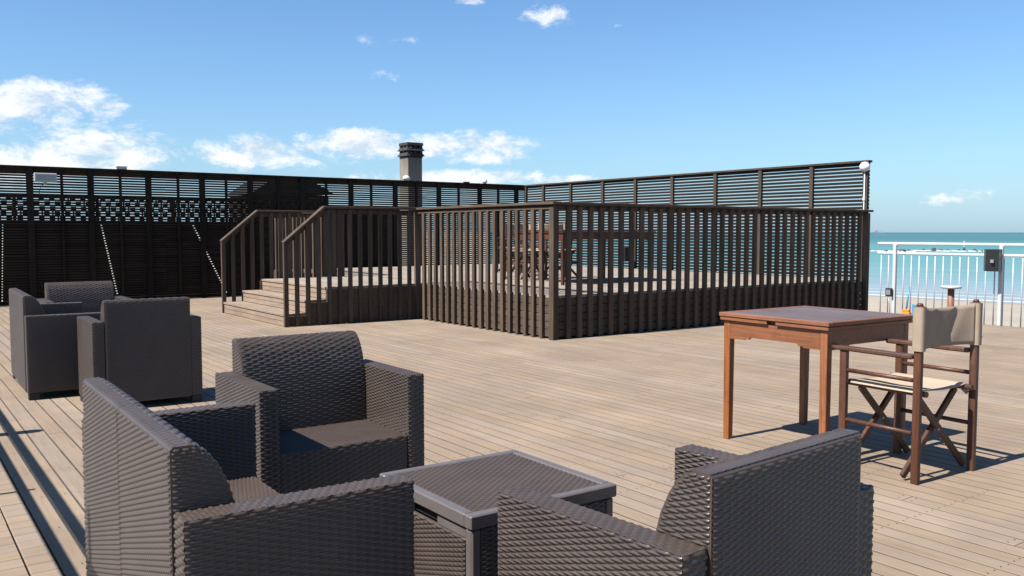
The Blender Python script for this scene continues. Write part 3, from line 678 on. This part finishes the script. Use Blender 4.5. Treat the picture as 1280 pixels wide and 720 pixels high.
# standing ashtray
pa = on_z(1187, 424, 0); t = thing('standing_ashtray', 'rust-brown standing ashtray with pale round top near the railing', 'ashtray', (pa.x, pa.y, 0))
MB().lathe([(.13, 0), (.13, .012), (.06, .03), (.036, .05)], 24).build('base', 'rust', t); MB().lathe([(.036, .051), (.036, .58)], 20).build('stem', 'rust', t); MB().lathe([(.10, .581), (.112, .595), (.112, .610), (.10, .612)], 24).build('tray', 'white_metal', t)

# ------------------------------------------------------------------ moulded wicker furniture
WP, WR, WA = .0235, .0070, .0038
def weave(mb, surf, Wd, Ht, wp=None, wr=None, amp=1.0):
    """woven relief over a surface: surf(u, v) -> position, normal; weft strands run along u"""
    nu = max(2, round(Wd / (wp or WP))); nv = max(2, round(Ht / (wr or WR)))
    us = np.append((np.arange(nu)[:, None] + np.array([0, .16, .5, .84])).ravel(), nu); vs = np.append((np.arange(nv)[:, None] + np.array([0, .27, .73])).ravel(), nv)
    U, V = np.meshgrid(us, vs); row = np.floor(V + 1e-6); fr = V - row
    bul = .5 + .5 * np.cos(np.pi * (U + row)); bul = np.clip(bul / .45, 0, 1); bul = bul * bul * (3 - 2 * bul)
    h = WA * np.where(fr < .05, .15 * bul - .45, bul * 1.45 - .45)
    h *= amp; h[0, :] = h[-1, :] = 0; h[:, 0] *= .3; h[:, -1] *= .3
    P, Nn = surf(U / nu * Wd, V / nv * Ht); P = P + Nn * h[..., None]
    a, b_ = U.shape; ii = np.arange(a * b_).reshape(a, b_)
    F = np.stack([ii[:-1, :-1], ii[:-1, 1:], ii[1:, 1:], ii[1:, :-1]], -1).reshape(-1, 4)
    mb.chunks.append((P.reshape(-1, 3), F))
def flat(P0, U, V):
    P0, U, V = np.array(P0, float), np.array(U, float), np.array(V, float); Nn = np.cross(U, V)
    return lambda u, v: (P0 + u[..., None] * U + v[..., None] * V, np.broadcast_to(Nn, u.shape + (3,)))
class WB(MB):
    def __init__(s): super().__init__(); s.chunks = []
    def wbox(s, lo, hi, faces, r=.0035, coarse=False):
        """box core with woven faces; faces from '+x -x +y -y +z'"""
        k_ = .0016; s.box([a + k_ for a in lo], [a - k_ for a in hi], .004); (x0, y0, z0), (x1, y1, z1) = lo, hi; e = -.0006; r = .0012
        for f in faces.split():
            if f[1] == 'x':
                s_ = 1 if f[0] == '+' else -1; X = x1 + e if s_ > 0 else x0 - e
                weave(s, flat((X, y0 + r if s_ > 0 else y1 - r, z0 + r), (0, s_, 0), (0, 0, 1)), y1 - y0 - 2 * r, z1 - z0 - 2 * r)
            elif f[1] == 'y':
                s_ = 1 if f[0] == '+' else -1; Y = y1 + e if s_ > 0 else y0 - e
                weave(s, flat((x1 - r if s_ > 0 else x0 + r, Y, z0 + r), (-s_, 0, 0), (0, 0, 1)), x1 - x0 - 2 * r, z1 - z0 - 2 * r, *((.0280, .0105, 1.1) if coarse else (None, None)))
            else:
                weave(s, flat((x0 + r, y0 + r, z1 + e), (1, 0, 0), (0, 1, 0)), x1 - x0 - 2 * r, y1 - y0 - 2 * r, *((.0165, .0115, .62) if x1 - x0 < .1 else (None, None)))
        return s
    def wbuild(s, name, mat, parent, loc=(0, 0, 0)):
        base = np.array(s.v, float).reshape(-1, 3); nb_ = len(base)
        Vs = [base]; off = nb_; loops = [np.array([i for f in s.f for i in f], dtype=np.int32)]; tot = [np.array([len(f) for f in s.f], dtype=np.int32)]; sm = [np.zeros(len(s.f), bool)]
        for P, F in s.chunks:
            Vs.append(P); loops.append((F + off).ravel().astype(np.int32)); tot.append(np.full(len(F), 4, np.int32)); sm.append(np.ones(len(F), bool)); off += len(P)
        V = np.concatenate(Vs); lp = np.concatenate(loops); tt = np.concatenate(tot); me = bpy.data.meshes.new(name)
        me.vertices.add(len(V)); me.vertices.foreach_set('co', V.ravel()); me.loops.add(len(lp)); me.loops.foreach_set('vertex_index', lp)
        me.polygons.add(len(tt)); st = np.zeros(len(tt), np.int32); st[1:] = np.cumsum(tt)[:-1]; me.polygons.foreach_set('loop_start', st)
        me.polygons.foreach_set('use_smooth', np.concatenate(sm)); me.materials.append(M[mat]); me.update(calc_edges=True); me.validate()
        return put(name, me, parent, loc)
AW, AT, SD, AH, SH, BH = .720, .076, .545, .615, .357, .758
def back_piece(t, x0, x1, left=True, right=True):
    """backrest between the arms: straight behind, curving forward to the seat"""
    w = WB(); yb = SD / 2 + .006; prof = [(y_ - .015, z_) for y_, z_ in [(.138, SH - .02), (.140, .44), (.144, .53), (.153, .60), (.168, .655), (.190, .702), (.215, .735), (.238, BH - .006), (.254, BH)]]
    outer = [(yb - .007, BH), (yb, BH - .008), (yb, .05), (.125, .05)]
    poly = prof + outer
    w.prism(poly, 'X', x0, x1)
    w.f = [f[::-1] for f in w.f]
    pr = np.array(prof); seg = np.hypot(*np.diff(pr, axis=0).T); cum = np.append(0, np.cumsum(seg))
    def curve(off=.0005):
        def fn(u, v):
            y = np.interp(v, cum, pr[:, 0]); z = np.interp(v, cum, pr[:, 1]); e = .004
            dy = np.interp(v + e, cum, pr[:, 0]) - np.interp(v - e, cum, pr[:, 0]); dz = np.interp(v + e, cum, pr[:, 1]) - np.interp(v - e, cum, pr[:, 1]); l = np.hypot(dy, dz)
            Nn = np.stack([0 * y, -dz / l, dy / l], -1); return np.stack([x0 + .004 + u, y, z], -1) + Nn * off, Nn
        return fn
    weave(w, curve(), x1 - x0 - .008, cum[-1], .0280, .0105, 1.1)
    weave(w, flat((x1 - .004, yb + .0005, .056), (-1, 0, 0), (0, 0, 1)), x1 - x0 - .008, BH - .056 - .010)
    weave(w, flat((x0 + .004, yb - .004, BH - .001), (0, -1, 0), (1, 0, 0)), .045, x1 - x0 - .008, .0225, .0125, .6)
    # the ends above the arms, woven strip by strip along the curve
    for s_, X, on in ((-1, x0, left), (1, x1, right)):
        if not on: continue
        def fn(u, v, s_=s_, X=X):
            z = AH + v; yf = np.interp(z, pr[:, 1], pr[:, 0]) + .004; k = u / .12; k = k if s_ > 0 else 1 - k
            y = yf + (yb - .004 - yf) * k; return np.stack([X + s_ * .0005 + 0 * y, y, z], -1), np.broadcast_to(np.array([float(s_), 0, 0]), y.shape + (3,))
        weave(w, fn, .12, BH - AH - .006)
    return w.wbuild('backrest', 'wicker', t)
def wicker_seat(name, label, cat, width, seats, group):
    t = thing(name, label, cat, (0, 0, 0), 0, group); h = width / 2
    for s_ in (-1, 1):
        lo, hi = sorted((s_ * h, s_ * (h - AT)))
        WB().wbox((lo, -SD / 2, .052), (hi, SD / 2, AH), '+x -x +y -y +z', coarse=True).wbuild('armrest', 'wicker', t)
        for y0, y1 in ((-SD / 2 + .004, -SD / 2 + .075), (SD / 2 - .075, SD / 2 - .004)):
            MB().box((lo + .004, y0, 0), (hi - .004, y1, .051), .003).build('foot', 'foot', t, fix=False)
    xi = h - AT - .002; n = seats
    for k in range(n):
        a = -xi + 2 * xi * k / n; b_ = -xi + 2 * xi * (k + 1) / n
        back_piece(t, a + (.0015 if k else 0), b_ - (.0015 if k < n - 1 else 0), k == 0, k == n - 1)
        WB().wbox((a + (.001 if k else 0), -SD / 2 + .008, .055), (b_ - (.001 if k < n - 1 else 0), .124, SH), '-y +z', coarse=True).wbuild('seat', 'wicker', t)
    return t
G1, G2 = 'wicker armchairs on the terrace', 'wicker sofas on the terrace'
arm = wicker_seat('wicker_armchair', 'wicker armchair with sunlit seat facing the coffee table from beyond it', 'armchair', AW, 1, G1)
arm.location = (1.523, 3.256 + SD / 2, 0)
dup(arm, (1.536, 1.145 + SD / 2, 0), R(180 + 4.5), 'wicker armchair between the coffee table and the wooden table, back turned', G1)
dup(arm, (1.513, 6.42 + SD / 2, 0), R(180), 'wicker armchair of the rear group with its dark back turned', G1)
dup(arm, (1.520, 8.50 + SD / 2, 0), 0, 'wicker armchair of the rear group, farthest back below the dark fence', G1)
SW = 1.245
sofa = wicker_seat('wicker_sofa', 'two-seat wicker sofa beside the coffee table, sunlit woven back', 'sofa', SW, 2, G2)
sofa.location = (.510 + SD / 2, 1.862 + SW / 2, 0); sofa.rotation_euler = (0, 0, R(90 - 1.0))
dup(sofa, (.868 + SD / 2, 7.17 + SW / 2, 0), R(90 - 1.5), 'two-seat wicker sofa of the rear group near the dark fence', G2)

# storage coffee table
t = thing('coffee_table', 'square wicker storage table with smooth-rimmed lid between sofa and armchairs', 'coffee table', (1.567, 2.262, 0))
TW, TH_ = .272, .440
mb = MB()
for lo, hi in (((-TW, -TW), (TW, -TW + .034)), ((-TW, TW - .034), (TW, TW)), ((-TW, -TW + .034), (-TW + .034, TW - .034)), ((TW - .034, -TW + .034), (TW, TW - .034))):
    mb.box((lo[0], lo[1], TH_ - .040), (hi[0], hi[1], TH_), .004 if hi[0] - lo[0] > .3 else .0038)
lid = mb.build('lid', 'lid', t, fix=False)
w = WB(); w.box((-TW + .033, -TW + .033, TH_ - .03), (TW - .033, TW - .033, TH_ - .0055), .001); weave(w, flat((-TW + .035, -TW + .035, TH_ - .005), (1, 0, 0), (0, 1, 0)), 2 * TW - .070, 2 * TW - .070, .0170, .0120); w.wbuild('woven_inlay', 'wicker', lid)
q = TW - .007
for i in (-1, 1):
    for j in (-1, 1):
        mb = MB(); lo = (min(i * q, i * (q - .034)), min(j * q, j * (q - .034)), 0); hi = (max(i * q, i * (q - .034)), max(j * q, j * (q - .034)), TH_ - .042); mb.box(lo, hi, .006); mb.build('corner_post', 'lid', t, fix=False)
for k in range(4):
    w = WB(); a = q - .035
    w.wbox((-a, -q + .0015, .03), (a, -q + .020, TH_ - .075 if k == 3 else TH_ - .043), '-y', .003)
    o = w.wbuild('side_panel', 'wicker', t); o.rotation_euler = (0, 0, k * math.pi / 2)
MB().box((-q + .02, -a, TH_ - .075), (-q + .03, a, TH_ - .042), .001).build('handle_recess', 'foot', t)
for lo, hi in ((-a, -.075), (.075, a)): MB().box((-q + .004, lo, TH_ - .0748), (-q + .019, hi, TH_ - .0425), .002).build('upper_strip', 'lid', t)

# ------------------------------------------------------------------ wooden table
def wood_table(label, loc, rz, w, d, h=.752, m1='teak', m2='teak_h'):
    t = thing('wooden_table', label, 'table', loc, rz); lw = .046
    mb = MB(); n = 6
    for k in range(n): mb.box((-w / 2 + .03 + (w - .06) * k / n + .0008, -d / 2 + .03, h - .020), (-w / 2 + .03 + (w - .06) * (k + 1) / n - .0008, d / 2 - .03, h - .0005), .001)
    mb.build('top_planks', 'tabletop', t, fix=False)
    fr = MB()
    fr.box((-w / 2, -d / 2, h - .024), (-w / 2 + .029, d / 2, h), .004); fr.box((w / 2 - .029, -d / 2, h - .024), (w / 2, d / 2, h), .004)
    fr.box((-w / 2 + .0295, -d / 2, h - .024), (w / 2 - .0295, -d / 2 + .029, h), .004); fr.box((-w / 2 + .0295, d / 2 - .029, h - .024), (w / 2 - .0295, d / 2, h), .004)
    fr.build('top_frame', m2, t, fix=False)
    # pull-out leaves under the top, with the finger notch between them
    for s_ in (-1, 1):
        MB().box((-w / 2 + .006, min(s_ * .03, s_ * (d / 2 - .006)), h - .046), (w / 2 - .006, max(s_ * .03, s_ * (d / 2 - .006)), h - .0265), .003).build('extension_leaf', m2, t, fix=False)
    MB().box((-w / 2 + .03, -.0295, h - .044), (w / 2 - .03, .0295, h - .0275), .002).build('leaf_runner', 'chairwood', t, fix=False)
    for i in (-1, 1):
        for j in (-1, 1):
            x0, y0 = i * (w / 2 - .022 - lw / 2), j * (d / 2 - .022 - lw / 2)
            V, F = cbox_geo(lw, lw, h - .047, .003); V = [(p[0] * (.86 if p[2] < 0 else 1), p[1] * (.86 if p[2] < 0 else 1), p[2]) for p in V]
            put('leg', MB().add(V, F).mesh('leg', m1), t, (x0, y0, (h - .047) / 2))
    zt, zb = h - .047, h - .140
    def apron(a, b_): # shaped lower edge: deeper at the ends
        return [(a, zt), (a, zb - .012), (a + .10, zb - .012), (a + .115, zb - .004), (a + .135, zb - .006), (a + .15, zb + .006), (b_ - .15, zb + .006), (b_ - .135, zb - .006), (b_ - .115, zb - .004), (b_ - .10, zb - .012), (b_, zb - .012), (b_, zt)]
    ya, xa = d / 2 - .022 - lw, w / 2 - .022 - lw
    for s_ in (-1, 1):
        X = s_ * (w / 2 - .034); MB().prism(apron(-ya, ya), 'X', X - .010, X + .010).build('apron', m2, t)
        Y = s_ * (d / 2 - .034); MB().prism(apron(-xa, xa), 'Y', Y - .010, Y + .010).build('apron', m2, t)
    return t
wood_table('square red-brown wooden table with greyed top, one canvas chair drawn up', (4.40, 3.095, 0), R(-1.5), .79, .755)
wood_table('long red-brown wooden table standing up on the stage', (8.42, 9.85, FZ + .002), R(0), 1.78, 1.15, .755, 'chairwood', 'chairwood')

# ------------------------------------------------------------------ director's chairs
def director_chair(label, loc, rz, group):
    t = thing('folding_chair', label, 'chair', loc, rz, group); hx, yb, yf = .235, .205, -.215
    for s_ in (-1, 1):
        MB().box((s_ * hx - .0145, yb - .019, 0), (s_ * hx + .0145, yb + .019, .868), .004).build('back_post', 'chairwood', t, fix=False)
        MB().lathe([(.014, .869), (.016, .873), (.012, .880), (.003, .882)], 12, (s_ * hx, yb, 0)).build('post_knob', 'chairwood', t)
        MB().box((s_ * hx - .015, yf - .02, 0), (s_ * hx + .015, yf + .02, .606), .004).build('front_leg', 'chairwood', t, fix=False)
        MB().box((s_ * hx - .026, yf - .075, .607), (s_ * hx + .026, yb - .023, .630), .006).build('armrest', 'chairwood', t, fix=False)
        for z, r in ((.245, .011), (.505, .011)): MB().tube([(s_ * hx, yf + .021, z), (s_ * hx, yb - .023, z)], r, 10).build('side_rail', 'chairwood', t)
        MB().tube([(s_ * (hx - .045), yf - .02, .436), (s_ * (hx - .045), yb + .02, .436)], .015, 10).build('seat_rail', 'chairwood', t)
        MB().bar((s_ * (hx - .045), yb - .03, .425), (s_ * (hx - .012), yb - .024, .40), .012, .02).build('hinge', 'grey_metal', t)
    for yy in (yf + .05, yb - .055):
        for s_ in (-1, 1):
            o_ = .011 * s_
            MB().bar((-s_ * (hx + .004), yy + o_, .022), (s_ * (hx - .052), yy + o_, .424), .020, .034, .003, up=(0, 0, 1)).build('cross_brace', 'chairwood', t)
        MB().tube([(0, yy - .024, .235), (0, yy + .024, .235)], .007, 8).build('pivot_bolt', 'grey_metal', t)
    # canvas seat: slung between the rails, wrapped round them
    def sheet(nm, mat, fn, nu, nv, thick):
        V = []; F = []
        for k in (0, 1):
            for i in range(nu + 1):
                for j in range(nv + 1):
                    p, n_ = fn(i / nu, j / nv); V.append(Vector(p) + Vector(n_) * thick * k)
        w = nv + 1; o = (nu + 1) * w
        for i in range(nu):
            for j in range(nv): F.append([i * w + j, i * w + j + 1, (i + 1) * w + j + 1, (i + 1) * w + j]); F.append([o + i * w + j, o + (i + 1) * w + j, o + (i + 1) * w + j + 1, o + i * w + j + 1])
        for i in range(nu):
            for j in (0, nv): F.append([i * w + j, (i + 1) * w + j, o + (i + 1) * w + j, o + i * w + j])
        for j in range(nv):
            for i in (0, nu): F.append([i * w + j, i * w + j + 1, o + i * w + j + 1, o + i * w + j])
        mb = MB(); mb.add(V, F, None, True); return mb.build(nm, mat, t)
    se = hx - .045
    def seat(a, b_):
        u = -1 + 2 * a; x = u * (se + .018); z = .4535 - .016 * (1 - u * u) ** 1.0 - .018 * max(0, abs(u) - .93) / .07
        return (x, yf + .0 + (yb - yf - .01) * b_, z + .003 * math.sin(b_ * 9) * (1 - u * u)), (0, 0, 1)
    sheet('seat_canvas', 'canvas', seat, 24, 10, .004)
    def backc(a, b_):
        u = -1 + 2 * a; x = u * (hx - .018); z = .655 + .205 * b_
        sag = .040 * (1 - u * u) ** .8; cr = -.012 * math.exp(-((u + .30 + .5 * (b_ - .5)) / .13) ** 2) + .008 * math.exp(-((u - .5) / .2) ** 2) * b_
        return (x, yb + .014 - sag + cr, z - .012 * (1 - u * u) * (b_)), (0, -1, 0)
    sheet('back_canvas', 'canvas_back', backc, 30, 10, .004)
    for s_ in (-1, 1):
        pts = [(s_ * hx, yb, .650), (s_ * hx, yb, .70), (s_ * hx, yb, .80), (s_ * hx, yb, .863)]
        mb = MB(); n = 14; V = []; F = []
        for p in pts:
            for k in range(n):
                a = 2 * math.pi * k / n; cx, sy = math.cos(a), math.sin(a); e = .55
                V.append((p[0] + .0225 * math.copysign(abs(cx) ** e, cx), p[1] + .0285 * math.copysign(abs(sy) ** e, sy), p[2]))
        for i in range(3):
            for k in range(n): F.append([i * n + k, i * n + (k + 1) % n, (i + 1) * n + (k + 1) % n, (i + 1) * n + k])
        mb.add(V, F, None, True); mb.build('canvas_sleeve', 'canvas_back', t)
    return t
G3 = 'folding canvas chairs'
dc = director_chair('folding canvas chair drawn up to the square wooden table on the deck', (4.317 - .02, 2.455, 0), R(180 - 4.0), G3)
for (x, y, rz, lb) in ((9.35, 12.9, -60, 'folding canvas chair on the stage, standing apart towards the dark fence'),
                       (8.00, 10.75, 8, 'folding canvas chair at long stage table, side away from steps, first of two'),
                       (8.70, 10.80, -6, 'folding canvas chair on the stage beside another behind the long table'),
                       (8.75, 11.75, 30, 'folding canvas chair on the stage standing behind the pair at the table')):
    dup(dc, (x, y, FZ + .002), R(rz), lb, G3)
# dark loudspeaker on a fence post beyond the table
ysp = on_x((788, 318), 12.2); d = ray_dir(788, 318); zsp = CAM_H + d.z * 12.15 / d.x
s2 = dup(sp, (12.12, ysp, zsp - .14), R(95), 'black loudspeaker fixed to the slatted fence behind the stage table', None)
s2['group'] = 'outdoor loudspeakers'; sp['group'] = 'outdoor loudspeakers'

# ------------------------------------------------------------------ out at sea
bmk = bmesh.new(); bmesh.ops.create_icosphere(bmk, subdivisions=1, radius=1)
for v in bmk.verts: v.co *= random.uniform(.75, 1.15)
rock_me = bpy.data.meshes.new('rock'); bmk.to_mesh(rock_me); bmk.free(); rock_me.materials.append(M['rock'])
for nm, (x0, x1), lb in (('breakwater', (1060, 1140), 'low rock breakwater in the sea beside the end of the slatted fence'), ('breakwater', (1150, 1232), 'low rock breakwater with surf and a white marker, off the beach')):
    A, B = on_z(x0, 313.5, SEA_Z), on_z(x1, 314.5, SEA_Z); t = thing(nm, lb, 'breakwater', A, 0, 'rock breakwaters off the beach'); n = 26
    for k in range(n):
        p = (B - A) * (k / (n - 1)); s = random.uniform(.15, .8) * (1 if random.random() > .4 else .4)
        o = put('rock', rock_me, t, (p.x + random.uniform(-1, 1), p.y + random.uniform(-1, 1), s * .15)); o.scale = (s * 1.3, s * 1.1, s * .75); o.rotation_euler = (random.uniform(0, 6), random.uniform(0, 6), random.uniform(0, 6))
    mb = MB()
    for k in range(26):
        p = (B - A) * random.random() + Vector((random.uniform(-2.5, 1.5), random.uniform(-2.5, 1), 0)); r = random.uniform(.3, 1.2)
        mb.lathe([(r, .02), (r * .7, .10), (r * .3, .18)], 7, (p.x, p.y, 0))
    kind(mb.build('surf', 'foam', t), 'stuff')
p = on_z(1205, 313, SEA_Z); t = thing('sea_marker', 'thin pale marker post standing on the rock breakwater', 'marker', p)
MB().tube([(0, 0, 0), (0, 0, 1.9)], .16, 8).build('post', 'white_metal', t); MB().lathe([(.35, .0), (.3, .5), (.2, .9)], 8, (0, 0, 0)).build('base', 'rock', t); MB().lathe([(.05, 1.91), (.26, 2.0), (.05, 2.5)], 8).build('topmark', 'white_metal', t)
p = on_z(1099, 291.6, SEA_Z); p = p.normalized() * 4200; p.z = SEA_Z
t = thing('cargo_ship', 'tiny hazy ship on the horizon beside the end of the fence', 'ship', p, R(-35))
MB().prism([(-22, 0), (20, 0), (25, 5), (-24, 5)], 'Y', -4, 4).build('hull', 'hull', t); MB().box((-20, -3.5, 5.1), (-8, 3.5, 13), .3).build('superstructure', 'hull', t)
MB().box((2, -1, 5.1), (4, 1, 12), .2).build('mast', 'hull', t); MB().box((12, -1, 5.1), (14, 1, 10), .2).build('mast', 'hull', t)
